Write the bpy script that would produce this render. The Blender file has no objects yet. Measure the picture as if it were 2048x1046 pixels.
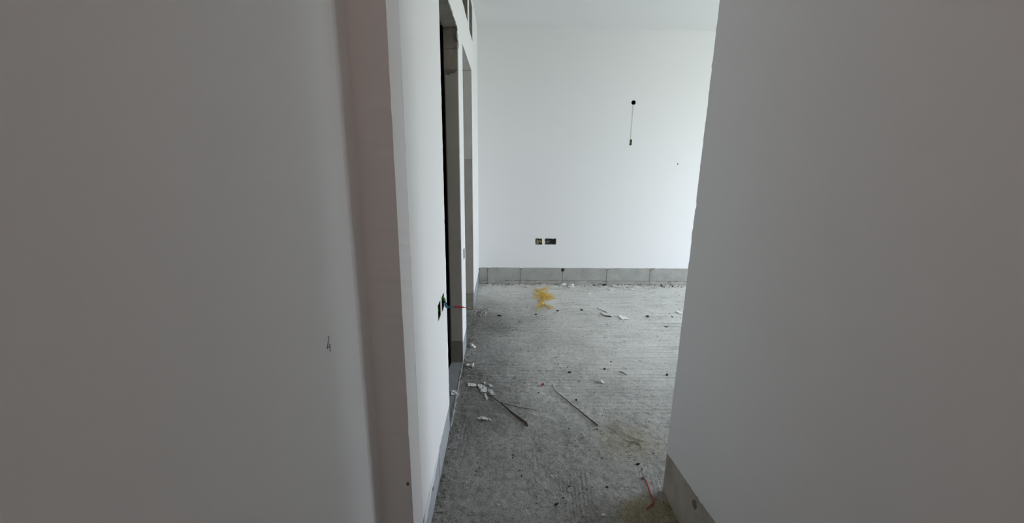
import bpy, bmesh, math, random
import numpy as np
from mathutils import Vector, Matrix, noise
from mathutils.geometry import tessellate_polygon

random.seed(7)
rng = np.random.default_rng(7)
S = bpy.context.scene
COL = S.collection

# ------------------------------------------------------------------ camera
XL, YB, ZC, XR, YR = -0.261, 4.447, 2.633, 0.685, 1.444
F_PX, PITCH, YAW, ROLL = 818.68, 0.2379, 0.02476, 0.01303
cam = bpy.data.cameras.new('camera')
cam.sensor_fit = 'HORIZONTAL'
cam.sensor_width = 36.0
cam.lens = F_PX / 2048 * 36.0
cam.clip_start = 0.02
co = bpy.data.objects.new('camera', cam)
COL.objects.link(co)
cy, sy, cp, sp, cr, sr = (math.cos(YAW), math.sin(YAW), math.cos(PITCH), math.sin(PITCH), math.cos(ROLL), math.sin(ROLL))
right = Vector((cy, -sy, 0)); fwd = Vector((sy * cp, cy * cp, -sp)); up = Vector((sy * sp, cy * sp, cp))
r2 = right * cr + up * sr
u2 = up * cr - right * sr
m = Matrix((r2, u2, -fwd)).transposed().to_4x4()
m.translation = (0, 0, 1.34)
co.matrix_world = m
S.camera = co

# ------------------------------------------------------------------ world, daylight, exposure
W = bpy.data.worlds.new('overcast'); S.world = W
W.use_nodes = True
nt = W.node_tree; nt.nodes.clear()
wo = nt.nodes.new('ShaderNodeOutputWorld'); bg = nt.nodes.new('ShaderNodeBackground')
tc = nt.nodes.new('ShaderNodeTexCoord'); sx = nt.nodes.new('ShaderNodeSeparateXYZ')
mr = nt.nodes.new('ShaderNodeMapRange'); rp = nt.nodes.new('ShaderNodeValToRGB')
mr.inputs['From Min'].default_value = -1; mr.inputs['From Max'].default_value = 1
nt.links.new(tc.outputs['Generated'], sx.inputs[0]); nt.links.new(sx.outputs['Z'], mr.inputs['Value'])
nt.links.new(mr.outputs[0], rp.inputs[0]); nt.links.new(rp.outputs[0], bg.inputs[0]); nt.links.new(bg.outputs[0], wo.inputs[0])
el = rp.color_ramp.elements
el[0].position = 0.0; el[0].color = (0.31, 0.335, 0.285, 1)
el[1].position = 1.0; el[1].color = (0.66, 0.785, 1.0, 1)
e = el.new(0.47); e.color = (0.41, 0.44, 0.385, 1)
e = el.new(0.53); e.color = (0.85, 0.912, 1.0, 1)
bg.inputs['Strength'].default_value = 7.0

WIN = (1.75, 3.65, 0.06, 2.35)        # window_1 in the right hand wall of the room: y0, y1, z0, z1
XW = 4.40
def portal(name, loc, rot, sx_, sy_):
    l = bpy.data.lights.new(name, 'AREA'); l.shape = 'RECTANGLE'; l.size = sx_; l.size_y = sy_
    l.cycles.is_portal = True
    o = bpy.data.objects.new(name, l); COL.objects.link(o); o.location = loc; o.rotation_euler = rot
portal('window_portal', (XW + 0.2, (WIN[0] + WIN[1]) / 2, (WIN[2] + WIN[3]) / 2), (0, math.pi / 2, 0), WIN[3] - WIN[2], WIN[1] - WIN[0])
# added warm fill lamp, out of view behind the camera, tinting the passage
bl = bpy.data.lights.new('warm_fill', 'POINT'); bl.energy = 2.1; bl.color = (1.0, 0.62, 0.50); bl.shadow_soft_size = 0.06
bo = bpy.data.objects.new('warm_fill', bl); COL.objects.link(bo); bo.location = (-0.22, -0.6, 2.42)

vs = S.view_settings
S.display_settings.display_device = 'sRGB'
vs.view_transform = 'Standard'; vs.look = 'None'; vs.exposure = 0.79; vs.gamma = 1.0; vs.use_curve_mapping = False
S.cycles.diffuse_bounces = 8
S.cycles.max_bounces = 12
S.cycles.sample_clamp_indirect = 10

# ------------------------------------------------------------------ materials
def mat(name, col, rough=0.8, var=0.0, vscale=3.0, bump=0.0, bscale=60.0, spec=0.3, col2=None, detail=6, metallic=0, stretch=None, sheen=None):
    M = bpy.data.materials.new(name); M.use_nodes = True
    t = M.node_tree; b = t.nodes['Principled BSDF']
    b.inputs['Roughness'].default_value = rough
    b.inputs['Specular IOR Level'].default_value = spec
    b.inputs['Metallic'].default_value = metallic
    c = (*col, 1)
    b.inputs['Base Color'].default_value = c
    tc = t.nodes.new('ShaderNodeTexCoord')
    src = tc.outputs['Object']
    if stretch:
        mp = t.nodes.new('ShaderNodeMapping'); mp.inputs['Scale'].default_value = stretch
        t.links.new(src, mp.inputs[0]); src = mp.outputs[0]
    if var or col2:
        n = t.nodes.new('ShaderNodeTexNoise'); n.inputs['Scale'].default_value = vscale; n.inputs['Detail'].default_value = detail
        n.inputs['Roughness'].default_value = 0.65
        t.links.new(src, n.inputs['Vector'])
        r = t.nodes.new('ShaderNodeValToRGB')
        c2 = col2 if col2 else tuple(max(0, x * (1 - var)) for x in col)
        r.color_ramp.elements[0].position = 0.3; r.color_ramp.elements[0].color = (*c2, 1)
        r.color_ramp.elements[1].position = 0.7; r.color_ramp.elements[1].color = c
        t.links.new(n.outputs['Fac'], r.inputs[0]); t.links.new(r.outputs[0], b.inputs['Base Color'])
    if bump:
        n2 = t.nodes.new('ShaderNodeTexNoise'); n2.inputs['Scale'].default_value = bscale; n2.inputs['Detail'].default_value = 5
        t.links.new(src, n2.inputs['Vector'])
        bp = t.nodes.new('ShaderNodeBump'); bp.inputs['Strength'].default_value = bump; bp.inputs['Distance'].default_value = 0.004
        t.links.new(n2.outputs['Fac'], bp.inputs['Height']); t.links.new(bp.outputs[0], b.inputs['Normal'])
    return M

PAINT = mat('white_wall_paint', (0.80, 0.80, 0.80), 0.75, var=0.015, vscale=1.3, bump=0.05, bscale=14)
CEIL = mat('ceiling_paint', (0.78, 0.785, 0.79), 0.85, var=0.015, vscale=1.2, bump=0.04, bscale=12)
BOARD = mat('cement_board', (0.40, 0.405, 0.375), 0.9, var=0.30, vscale=7, bump=0.25, bscale=120)
BOARD_BLUE = mat('blue_grey_skim', (0.36, 0.38, 0.40), 0.85, var=0.22, vscale=9, bump=0.2, bscale=90)
BROWN_BASE = mat('damp_concrete', (0.46, 0.425, 0.36), 0.9, var=0.35, vscale=9, bump=0.35, bscale=80, stretch=(1, 1, 0.7))
RAW = mat('raw_concrete', (0.36, 0.335, 0.285), 0.92, var=0.40, vscale=8, bump=0.4, bscale=60)
PUTTY = mat('grey_putty', (0.55, 0.52, 0.46), 0.85, var=0.10, vscale=6, bump=0.1, bscale=40)
PUTTY_WHITE = mat('white_putty_smear', (0.76, 0.76, 0.76), 0.9, col2=(0.54, 0.54, 0.55), vscale=22, bump=0.3, bscale=80, stretch=(1, 0.4, 1))
UNLIT = mat('unlit_black', (0.012, 0.011, 0.011), 0.9, spec=0.05)  # near-black colour stands in for the darkness of the unlit room
BOXM = mat('grey_back_box', (0.30, 0.31, 0.29), 0.7, col2=(0.04, 0.045, 0.04), vscale=45, bump=0.6, bscale=150)
BOXD = mat('dark_back_box', (0.07, 0.08, 0.055), 0.9, spec=0.03, col2=(0.03, 0.03, 0.025), vscale=40, bump=0.4, bscale=120)
W_TEAL = mat('teal_wire', (0.02, 0.16, 0.19), 0.4)
W_GREEN = mat('green_wire', (0.12, 0.42, 0.06), 0.4)
W_RED = mat('red_wire', (0.38, 0.012, 0.025), 0.4)
W_YELL = mat('yellow_wire', (0.55, 0.33, 0.03), 0.45)
W_PALE = mat('pale_green_wire', (0.55, 0.62, 0.50), 0.6)
TIP = mat('green_wire_tip', (0.34, 0.50, 0.16), 0.5)
BLACK = mat('black_plastic', (0.010, 0.010, 0.010), 0.9, spec=0.02)
STRAW = mat('yellow_fibre', (0.80, 0.56, 0.05), 0.6, col2=(0.66, 0.40, 0.03), vscale=30)
PAPER = mat('white_paper', (0.82, 0.82, 0.80), 0.8, var=0.05, vscale=20)
PLASTER = mat('white_plaster', (0.66, 0.66, 0.63), 0.9, col2=(0.48, 0.47, 0.44), vscale=40, bump=0.5, bscale=120)
SPLASH = mat('putty_splash', (0.70, 0.70, 0.69), 0.9, col2=(0.42, 0.42, 0.41), vscale=60, bump=0.5, bscale=150)
FLAKE = mat('paint_flake', (0.60, 0.61, 0.58), 0.8, var=0.2, vscale=30)
CHIP = mat('dark_mortar', (0.045, 0.042, 0.038), 0.9, col2=(0.02, 0.02, 0.018), vscale=60)
CRUMB_PALE = mat('pale_mortar', (0.52, 0.50, 0.46), 0.95, col2=(0.24, 0.22, 0.20), vscale=30)
RAWJ = mat('bare_block', (0.50, 0.455, 0.37), 0.92, var=0.35, vscale=9, bump=0.4, bscale=60)
SMEAR = mat('dark_smear', (0.11, 0.10, 0.085), 0.95, col2=(0.22, 0.20, 0.17), vscale=90)
CRUMB = mat('grey_mortar', (0.27, 0.26, 0.24), 0.95, col2=(0.13, 0.12, 0.11), vscale=45)
WOOD = mat('brown_stick', (0.085, 0.062, 0.048), 0.7, var=0.5, vscale=40)
WOOD_G = mat('grey_stalk', (0.10, 0.10, 0.085), 0.8, var=0.4, vscale=40)
LEAF = mat('dry_blade', (0.065, 0.042, 0.032), 0.6, var=0.45, vscale=25)
WEED = mat('dry_weed', (0.14, 0.15, 0.10), 0.8, var=0.3, vscale=30)
REDTAPE = mat('red_tape', (0.50, 0.03, 0.06), 0.5)
TAPE = mat('torn_film', (0.74, 0.77, 0.80), 0.5, var=0.12, vscale=25)
GRAPH = mat('pencil_mark', (0.10, 0.09, 0.09), 0.9)
SCUFF = mat('grey_scuff', (0.20, 0.17, 0.155), 0.9)
OCHRE = mat('ochre_dust', (0.30, 0.24, 0.09), 0.95, col2=(0.18, 0.14, 0.06), vscale=60)
MORTAR = mat('joint_filler', (0.42, 0.42, 0.40), 0.9, var=0.3, vscale=40)
ALU = mat('window_frame_grey', (0.35, 0.36, 0.37), 0.45)

# ------------------------------------------------------------------ helpers
def link(name, me, M, parent=None):
    o = bpy.data.objects.new(name, me); COL.objects.link(o)
    if M is not None:
        o.data.materials.append(M)
    if parent is not None:
        o.parent = parent
        o.matrix_parent_inverse = parent.matrix_world.inverted()
    return o

def pyobj(name, verts, faces, M, parent=None, smooth=False):
    me = bpy.data.meshes.new(name); me.from_pydata([tuple(v) for v in verts], [], faces)
    bm = bmesh.new(); bm.from_mesh(me)
    bmesh.ops.recalc_face_normals(bm, faces=bm.faces)
    bm.to_mesh(me); bm.free()
    if smooth:
        for p in me.polygons: p.use_smooth = True
    return link(name, me, M, parent)

def bmobj(name, bm, M, parent=None, smooth=False):
    me = bpy.data.meshes.new(name); bmesh.ops.recalc_face_normals(bm, faces=bm.faces); bm.to_mesh(me); bm.free()
    if smooth:
        for p in me.polygons: p.use_smooth = True
    return link(name, me, M, parent)

def tag(o, label, cat, group=None, kind=None):
    o['label'] = label; o['category'] = cat
    if group: o['group'] = group
    if kind: o['kind'] = kind
    return o

def struct(o, label=None):
    o['kind'] = 'structure'
    if label: o['label'] = label
    return o

def root(name, loc):
    o = bpy.data.objects.new(name, None); o.empty_display_size = 0.02; COL.objects.link(o); o.location = loc
    bpy.context.view_layer.update()
    return o

def jag(a, b, n, amp, wob=0.0):
    """points from a up to (not including) b, knocked sideways a little"""
    a = np.array(a, float); b = np.array(b, float); d = b - a; L = np.hypot(*d) or 1; nrm = np.array([-d[1], d[0]]) / L
    out = [tuple(a)]
    ph = random.random() * 9
    for i in range(1, n):
        t = (i + random.uniform(-.3, .3)) / n
        k = random.gauss(0, amp)
        if random.random() < 0.08: k += random.choice((-1, 1)) * amp * 2.5
        k += wob * noise.noise((ph, t * 6, 0))
        out.append(tuple(a + d * t + nrm * k))
    return out

def slab(name, outer, holes, fmap, d0, d1, M, parent=None):
    """flat plate with holes: outline in (u, v), pushed from depth d0 to d1"""
    loops = [outer] + holes
    flat = [p for l in loops for p in l]
    n = len(flat)
    tris = tessellate_polygon([[Vector((p[0], p[1], 0)) for p in l] for l in loops])
    verts = [fmap(p[0], p[1], d0) for p in flat] + [fmap(p[0], p[1], d1) for p in flat]
    faces = [tuple(t) for t in tris] + [tuple(i + n for i in reversed(t)) for t in tris]
    s = 0
    for l in loops:
        k = len(l)
        for i in range(k):
            a, b = s + i, s + (i + 1) % k
            faces.append((a, b, b + n, a + n))
        s += k
    return pyobj(name, verts, faces, M, parent)

def rect(u0, v0, u1, v1, n=1, amp=0.0):
    if n <= 1: return [(u0, v0), (u1, v0), (u1, v1), (u0, v1)]
    return jag((u0, v0), (u1, v0), n, amp) + jag((u1, v0), (u1, v1), n, amp) + jag((u1, v1), (u0, v1), n, amp) + jag((u0, v1), (u0, v0), n, amp)

def box(bm, x0, y0, z0, x1, y1, z1):
    vs_ = [bm.verts.new(p) for p in ((x0, y0, z0), (x1, y0, z0), (x1, y1, z0), (x0, y1, z0), (x0, y0, z1), (x1, y0, z1), (x1, y1, z1), (x0, y1, z1))]
    for f in ((0, 3, 2, 1), (4, 5, 6, 7), (0, 1, 5, 4), (1, 2, 6, 5), (2, 3, 7, 6), (3, 0, 4, 7)):
        bm.faces.new([vs_[i] for i in f])

def boxobj(name, b, M, parent=None):
    bm = bmesh.new(); box(bm, *b); return bmobj(name, bm, M, parent)

def tube(bm, pts, rad, sides=6, flat=1.0):
    """tube along pts; rad is a number or one per point; flat squashes it vertically"""
    pts = [Vector(p) for p in pts]
    if not hasattr(rad, '__len__'): rad = [rad] * len(pts)
    rings = []
    for i, p in enumerate(pts):
        d = (pts[min(i + 1, len(pts) - 1)] - pts[max(i - 1, 0)]).normalized()
        h = Vector((0, 0, 1)) if abs(d.z) < 0.9 else Vector((0, 1, 0))
        s = d.cross(h).normalized(); t = s.cross(d).normalized()
        rings.append([bm.verts.new(p + s * math.cos(a) * rad[i] + t * math.sin(a) * rad[i] * flat) for a in [2 * math.pi * k / sides for k in range(sides)]])
    for a, b in zip(rings, rings[1:]):
        for k in range(sides):
            bm.faces.new((a[k], a[(k + 1) % sides], b[(k + 1) % sides], b[k]))
    bm.faces.new(list(reversed(rings[0]))); bm.faces.new(rings[-1])

def smooth_path(pts, n=6):
    P = [Vector(p) for p in pts]; out = []
    for i in range(len(P) - 1):
        p0, p1, p2, p3 = P[max(i - 1, 0)], P[i], P[i + 1], P[min(i + 2, len(P) - 1)]
        for k in range(n):
            t = k / n
            out.append(0.5 * ((2 * p1) + (p2 - p0) * t + (2 * p0 - 5 * p1 + 4 * p2 - p3) * t * t + (3 * p1 - p0 - 3 * p2 + p3) * t ** 3))
    out.append(P[-1]); return out

def tubeobj(name, pts, rad, M, parent=None, sides=6, flat=1.0):
    bm = bmesh.new(); tube(bm, pts, rad, sides, flat); return bmobj(name, bm, M, parent, True)

def rock(bm, c, s, seed, sub=1, rot=0.0):
    r = bmesh.ops.create_icosphere(bm, subdivisions=sub, radius=1.0)
    R_ = Matrix.Rotation(rot, 3, 'Z')
    for v in r['verts']:
        n_ = noise.noise(v.co * 1.7 + Vector((seed * 3.1, seed * 1.7, seed)))
        p = v.co * (1 + 0.8 * n_)
        p = R_ @ Vector((p.x * s[0], p.y * s[1], p.z * s[2]))
        v.co = p + Vector(c)

# ------------------------------------------------------------------ floor (rough screed, combed with the edge of a board)
TAB = {}
def vnoise(x, y, seed):
    T = TAB.get(seed)
    if T is None: T = TAB[seed] = np.random.default_rng(seed).random((256, 256))
    xi, yi = np.floor(x).astype(int), np.floor(y).astype(int); fx, fy = x - xi, y - yi
    fx = fx * fx * (3 - 2 * fx); fy = fy * fy * (3 - 2 * fy)
    a = T[xi % 256, yi % 256]; b = T[(xi + 1) % 256, yi % 256]; c = T[xi % 256, (yi + 1) % 256]; d = T[(xi + 1) % 256, (yi + 1) % 256]
    return (a * (1 - fx) + b * fx) * (1 - fy) + (c * (1 - fx) + d * fx) * fy
def fbm(x, y, seed, o=4):
    s, a, t = 0, 0.5, 0
    for k in range(o):
        s = s + a * vnoise(x * 2 ** k, y * 2 ** k, seed + k); t += a; a *= .55
    return s / t
def sstep(a, b, x):
    t = np.clip((x - a) / (b - a), 0, 1); return t * t * (3 - 2 * t)

def floor_height(x, y):
    x = np.asarray(x, float); y = np.asarray(y, float)
    h = 0.010 * (fbm(x * 1.6 + 40, y * 1.6 + 40, 3) - .5)
    rough = fbm(x * 3 + 20, y * 3 + 20, 11)
    room = sstep(2.2, 3.2, y + .8 * x)
    h = h + 0.0085 * (fbm(x * 26 + 90, y * 26 + 90, 21, 4) - .5) * (0.4 + 1.2 * rough) * (1 - .5 * room)
    # long ridges across the room
    w = (y + 0.09 * (vnoise(x * .25 + 50, y * 7 + 50, 33) - .5) + 0.016 * (fbm(x * 1.4 + 50, y * 3 + 50, 31) - .5) + 0.02 * x) / 0.040
    tooth = np.abs((w + 0.35 * vnoise(x * 2.2 + 9, w * 0.9 + 70, 41)) % 1 - .5) * 2
    mk = sstep(0.42, 0.60, fbm(x * 1.3 + 60, y * 3.2 + 60, 51) + 0.12 * sstep(0.1, 0.7, x) + 0.04)
    tooth = tooth * (.45 + .9 * vnoise(x * 3.1 + 15, w * 1.1 + 33, 43))
    h = h + 0.0046 * (tooth ** 2.0 - .4) * mk * sstep(1.75, 2.6, y + 0.35 * x)
    # shorter combing along the passage
    w2 = (x - 0.16 * (y - 1.5) * sstep(0.1, 0.5, x) + 0.012 * (fbm(x * 4 + 30, y * 2 + 30, 61) - .5)) / 0.017
    t2 = np.abs((w2 + 0.4 * vnoise(w2 * .8 + 11, y * 3 + 11, 71)) % 1 - .5) * 2
    m2 = sstep(0.54, 0.72, fbm(x * 6 + 5, y * 3.4 + 5, 81)) * (1 - sstep(1.75, 2.05, y))
    h = h - 0.0045 * t2 ** 3 * m2
    d_ = YB - y
    h = h + (1 - sstep(0.02, 0.20, d_)) * (0.004 + 0.022 * (fbm(x * 14 + 12, y * 14 + 12, 91, 3) - .42))
    return h - 0.004
FX0, FX1, FY0, FY1 = -0.345, XW, 0.30, YB + 0.02
xs = np.concatenate([np.arange(FX0, 0.75, 0.0046), np.arange(0.75, 1.9, 0.0095), np.arange(1.9, FX1 + .05, 0.05)])
ys = np.concatenate([np.arange(FY0, 1.15, 0.03), np.arange(1.15, FY1, 0.0058)])
ys = np.append(ys, FY1)
gx, gy = np.meshgrid(xs, ys)
gz = floor_height(gx, gy)
nx, ny = len(xs), len(ys)
me = bpy.data.meshes.new('floor')
V = np.stack([gx, gy, gz], -1).reshape(-1, 3)
me.vertices.add(len(V)); me.vertices.foreach_set('co', V.astype('f').ravel())
ii, jj = np.meshgrid(np.arange(nx - 1), np.arange(ny - 1))
a = (jj * nx + ii).ravel()
Q = np.stack([a, a + 1, a + nx + 1, a + nx], -1)
nf = len(Q)
me.loops.add(nf * 4); me.loops.foreach_set('vertex_index', Q.astype('i').ravel())
me.polygons.add(nf); me.polygons.foreach_set('loop_start', np.arange(0, nf * 4, 4, dtype='i'))
try: me.polygons.foreach_set('loop_total', np.full(nf, 4, dtype='i'))
except Exception: pass
me.polygons.foreach_set('use_smooth', np.ones(nf, dtype=bool))
me.update(calc_edges=True); me.validate()
def FZ(x, y): return float(floor_height(np.array([x]), np.array([y]))[0])

FLOOR = bpy.data.materials.new('rough_screed'); FLOOR.use_nodes = True
t = FLOOR.node_tree; b = t.nodes['Principled BSDF']; b.inputs['Roughness'].default_value = 0.82; b.inputs['Specular IOR Level'].default_value = 0.35
tc = t.nodes.new('ShaderNodeTexCoord')
def N(kind, **kw):
    n = t.nodes.new(kind)
    for k, v in kw.items():
        if k in n.inputs: n.inputs[k].default_value = v
        else: setattr(n, k, v)
    return n
def noise_node(scale, detail=6, rough=.6, vec=None):
    n = N('ShaderNodeTexNoise', Scale=scale, Detail=detail, Roughness=rough); t.links.new(vec or tc.outputs['Object'], n.inputs['Vector']); return n.outputs['Fac']
def ramp(src, stops):
    r = N('ShaderNodeValToRGB'); t.links.new(src, r.inputs[0]); e = r.color_ramp.elements
    e[0].position, e[0].color = stops[0][0], (*stops[0][1], 1); e[1].position, e[1].color = stops[-1][0], (*stops[-1][1], 1)
    for p, c in stops[1:-1]:
        q = e.new(p); q.color = (*c, 1)
    return r.outputs[0]
def g(v): return (v, v, v)
def mix(mode, fac, a, b_):
    n = t.nodes.new('ShaderNodeMix'); n.data_type = 'RGBA'; n.blend_type = mode
    for s, v in ((n.inputs[0], fac), (n.inputs[6], a), (n.inputs[7], b_)):
        if hasattr(v, 'node'): t.links.new(v, s)
        else: s.default_value = v
    return n.outputs[2]
def spot(cx, cyy, rx, ry, soft=0.35, seed=0.0):
    """a ragged round patch on the ground (a stain, or shade painted into the floor colour)"""
    mp = N('ShaderNodeMapping'); mp.vector_type = 'POINT'
    mp.inputs['Location'].default_value = (-cx / rx, -cyy / ry, 0); mp.inputs['Scale'].default_value = (1 / rx, 1 / ry, 0)
    t.links.new(tc.outputs['Object'], mp.inputs[0])
    n = N('ShaderNodeTexNoise', Scale=9.0 + seed, Detail=5.0); t.links.new(tc.outputs['Object'], n.inputs['Vector'])
    ln = N('ShaderNodeVectorMath', operation='LENGTH'); t.links.new(mp.outputs[0], ln.inputs[0])
    ad = N('ShaderNodeMath', operation='MULTIPLY_ADD'); t.links.new(n.outputs['Fac'], ad.inputs[0]); ad.inputs[1].default_value = 1.1; t.links.new(ln.outputs['Value'], ad.inputs[2])
    m_ = N('ShaderNodeMapRange'); m_.inputs['From Min'].default_value = 1.55 + soft; m_.inputs['From Max'].default_value = 1.55 - soft
    t.links.new(ad.outputs[0], m_.inputs['Value']); return m_.outputs[0]
base = ramp(noise_node(2.2, 8, .65), [(0.30, (0.305, 0.302, 0.28)), (0.5, (0.37, 0.366, 0.342)), (0.72, (0.46, 0.455, 0.428))])
def zone(axis, a0, a1):
    sp = N('ShaderNodeSeparateXYZ'); t.links.new(tc.outputs['Object'], sp.inputs[0])
    n = N('ShaderNodeTexNoise', Scale=2.6, Detail=7.0, Roughness=.65); t.links.new(tc.outputs['Object'], n.inputs['Vector'])
    q = N('ShaderNodeMath', operation='MULTIPLY_ADD'); t.links.new(n.outputs['Fac'], q.inputs[0]); q.inputs[1].default_value = 1.5; t.links.new(sp.outputs[axis], q.inputs[2])
    r_ = N('ShaderNodeMapRange'); r_.inputs['From Min'].default_value = a0 + .75; r_.inputs['From Max'].default_value = a1 + .75; r_.interpolation_type = 'SMOOTHSTEP'
    t.links.new(q.outputs[0], r_.inputs['Value']); return r_.outputs[0]
zm = N('ShaderNodeMath', operation='MULTIPLY'); t.links.new(zone('Y', 1.5, 2.9), zm.inputs[0]); t.links.new(zone('X', -0.35, 0.65), zm.inputs[1])
mx = N('ShaderNodeMath', operation='MAXIMUM'); t.links.new(zm.outputs[0], mx.inputs[0]); t.links.new(zone('Y', 3.30, 4.10), mx.inputs[1])
base = mix('MIX', mx.outputs[0], base, ramp(noise_node(2.2, 8, .65), [(0.30, (0.53, 0.525, 0.495)), (0.5, (0.61, 0.605, 0.57)), (0.72, (0.68, 0.675, 0.64))]))
def fade(lo, hi):
    q = N('ShaderNodeMapRange'); q.inputs['To Min'].default_value = lo; q.inputs['To Max'].default_value = hi
    t.links.new(mx.outputs[0], q.inputs['Value']); return q.outputs[0]
mott = ramp(noise_node(38, 6, .7), [(0.30, g(0.60)), (0.5, g(0.98)), (0.70, g(1.22))])
c = mix('MULTIPLY', fade(1.0, 0.45), base, mott)
grain = ramp(noise_node(230, 3, .7), [(0.32, g(0.50)), (0.5, g(1.0)), (0.68, g(1.35))])
c = mix('MULTIPLY', fade(0.9, 0.40), c, grain)
pits = ramp(noise_node(95, 3, .5), [(0.27, g(0.25)), (0.36, g(1.0))])
c = mix('MULTIPLY', fade(0.8, 0.5), c, pits)
ms = N('ShaderNodeMapping'); ms.inputs['Scale'].default_value = (1.6, 34, 1); ms.inputs['Rotation'].default_value = (0, 0, 0.012)
t.links.new(tc.outputs['Object'], ms.inputs[0])
strk = ramp(noise_node(1.6, 5, .62, ms.outputs[0]), [(0.34, g(0.55)), (0.46, g(0.97)), (0.60, g(1.0)), (0.75, g(1.10))])
c = mix('MULTIPLY', fade(0.0, 0.8), c, strk)
wh = ramp(noise_node(120, 2, .5), [(0.70, g(0.0)), (0.78, g(1.0))])
c = mix('MIX', wh, c, (0.58, 0.57, 0.54, 1))
# stains and painted shade: damp dark dust by the first doorway and along the left, ochre patch mixed with the right wall's shadow at the corner, brownish dirt under the weed
c = mix('MULTIPLY', spot(-0.13, 2.15, 0.20, 0.55, .5), c, (0.72, 0.72, 0.73, 1))
c = mix('MULTIPLY', spot(-0.10, 1.40, 0.30, 0.45, .6, 2), c, (0.92, 0.92, 0.92, 1))
c = mix('MULTIPLY', spot(0.0, 3.25, 0.42, 0.60, .6, 4), c, (0.82, 0.82, 0.82, 1))
c = mix('MULTIPLY', spot(0.60, 1.30, 0.14, 0.11, .28, 5), c, (0.86, 0.79, 0.56, 1))  # ochre tint with the wall's shadow painted into the floor colour
c = mix('MULTIPLY', spot(0.64, 1.76, 0.14, 0.13, .6, 7), c, (0.93, 0.87, 0.74, 1))
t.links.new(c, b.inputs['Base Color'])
h1 = noise_node(70, 6, .7); h2 = noise_node(260, 3, .6)
ad = N('ShaderNodeMath', operation='MULTIPLY_ADD'); t.links.new(h2, ad.inputs[0]); ad.inputs[1].default_value = 0.45; t.links.new(h1, ad.inputs[2])
bp = N('ShaderNodeBump'); bp.inputs['Strength'].default_value = 1.0; bp.inputs['Distance'].default_value = 0.013
t.links.new(fade(1.0, 0.50), bp.inputs['Strength']); t.links.new(ad.outputs[0], bp.inputs['Height']); t.links.new(bp.outputs[0], b.inputs['Normal'])
struct(link('floor', me, FLOOR))
struct(boxobj('floor_slab', (-2.6, -2.4, -0.14, XW + .3, YB + 0.15, -0.02), RAW))

# ------------------------------------------------------------------ left wall: thin partition with two doorways and a transom pair
mL = lambda u, v, d: (XL - d, u, v)
T = 0.083
D1, D2 = (1.845, 2.562, 2.075), (2.832, 3.620, 2.065)
BOXES_L = [(1.585, 0.700, 1.655, 0.768), (1.690, 0.700, 1.760, 0.768), (2.705, 0.692, 2.775, 0.764)]
T1, T2 = (2.80, 3.300, 2.318, 2.577), (3.420, 3.765, 2.312, 2.577)
def left_outline(zb, grow, n=True):
    q = grow
    A = 0.0017 if n else 0
    def J(a_, b_, k, amp): return jag(a_, b_, k, amp) if n else [a_]
    o = []
    o += J((1.1425, zb + (.012 if n else 0)), (D1[0] - q, zb), 30, .0014)
    o += J((D1[0] - q, zb), (D1[0] - q, D1[2] + q), 110, A)
    o += J((D1[0] - q, D1[2] + q), (D1[1] + q, D1[2] + q), 40, .004)
    if n:   # knocked off corner of the first doorway
        o += [(D1[1] + .004, D1[2] - .010), (D1[1] - .020, D1[2] - .028), (D1[1] + .030, D1[2] - .040), (D1[1] + .012, D1[2] - .058), (D1[1] + .048, D1[2] - .070), (D1[1] + .050, D1[2] - .090), (D1[1] + .022, D1[2] - .105)]
        o += J((D1[1] + .008, D1[2] - .12), (D1[1] + q, zb), 90, .0022)
    else:
        o += [(D1[1] + q, D1[2] + q)]
    o += J((D1[1] + q, zb), (D2[0] - q, zb), 12, .0014)
    o += J((D2[0] - q, zb), (D2[0] - q, D2[2] + q), 90, .0016)
    o += J((D2[0] - q, D2[2] + q), (D2[1] + q, D2[2] + q), 30, .003)
    o += J((D2[1] + q, D2[2] + q), (D2[1] + q, zb), 90, .0016)
    o += J((D2[1] + q, zb), (YB, zb), 30, .0014)
    o += [(YB, zb), (YB, ZC), (1.1425, ZC)]
    if n:
        o += jag((1.1425, ZC), (1.1425, zb + .012), 120, .0010)[1:]
    return o
holesL = [rect(b_[0] - .001, b_[1] - .001, b_[2] + .001, b_[3] + .001, 6, .0007) for b_ in BOXES_L] + [rect(T1[0], T1[2], T1[1], T1[3], 14, .002), rect(T2[0], T2[2], T2[1], T2[3], 12, .0016)]
wl = struct(slab('wall_left', left_outline(0.0, 0.0035, False), [rect(*b_) for b_ in BOXES_L] + [rect(T1[0], T1[2], T1[1], T1[3]), rect(T2[0], T2[2], T2[1], T2[3])], mL, 0.004, T, RAW))
slab('paint_coat', left_outline(0.147, 0.0, True), holesL, mL, 0.0, 0.0038, PAINT, wl)
# bare skirting strips
for u0, u1 in ((1.143, 1.50), (1.502, 1.845), (2.565, 2.830), (3.622, 4.10), (4.102, YB - .006)):
    slab('base_panel', rect(u0, 0.002, u1, 0.1505, 8, .0008), [], mL, 0.0012 + random.uniform(0, .0008), 0.0045, BOARD_BLUE, wl)
slab('putty_smear', jag((1.1435, .095), (1.50, .138), 14, .004) + jag((1.50, .138), (1.52, .150), 3, .001) + jag((1.52, .150), (1.1435, .158), 14, .001), [], mL, -0.0006, 0.003, PUTTY_WHITE, wl)
for (u, v, a_, b_) in ((1.335, 0.112, .0045, .010), (1.500, 0.135, .004, .005)):
    slab('broken_spot', [(u + a_ * math.cos(k) * random.uniform(.6, 1.2), v + b_ * math.sin(k) * random.uniform(.7, 1.2)) for k in np.arange(0, 6.28, .7)], [], mL, -0.0012, 0.0, CHIP, wl)

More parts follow.
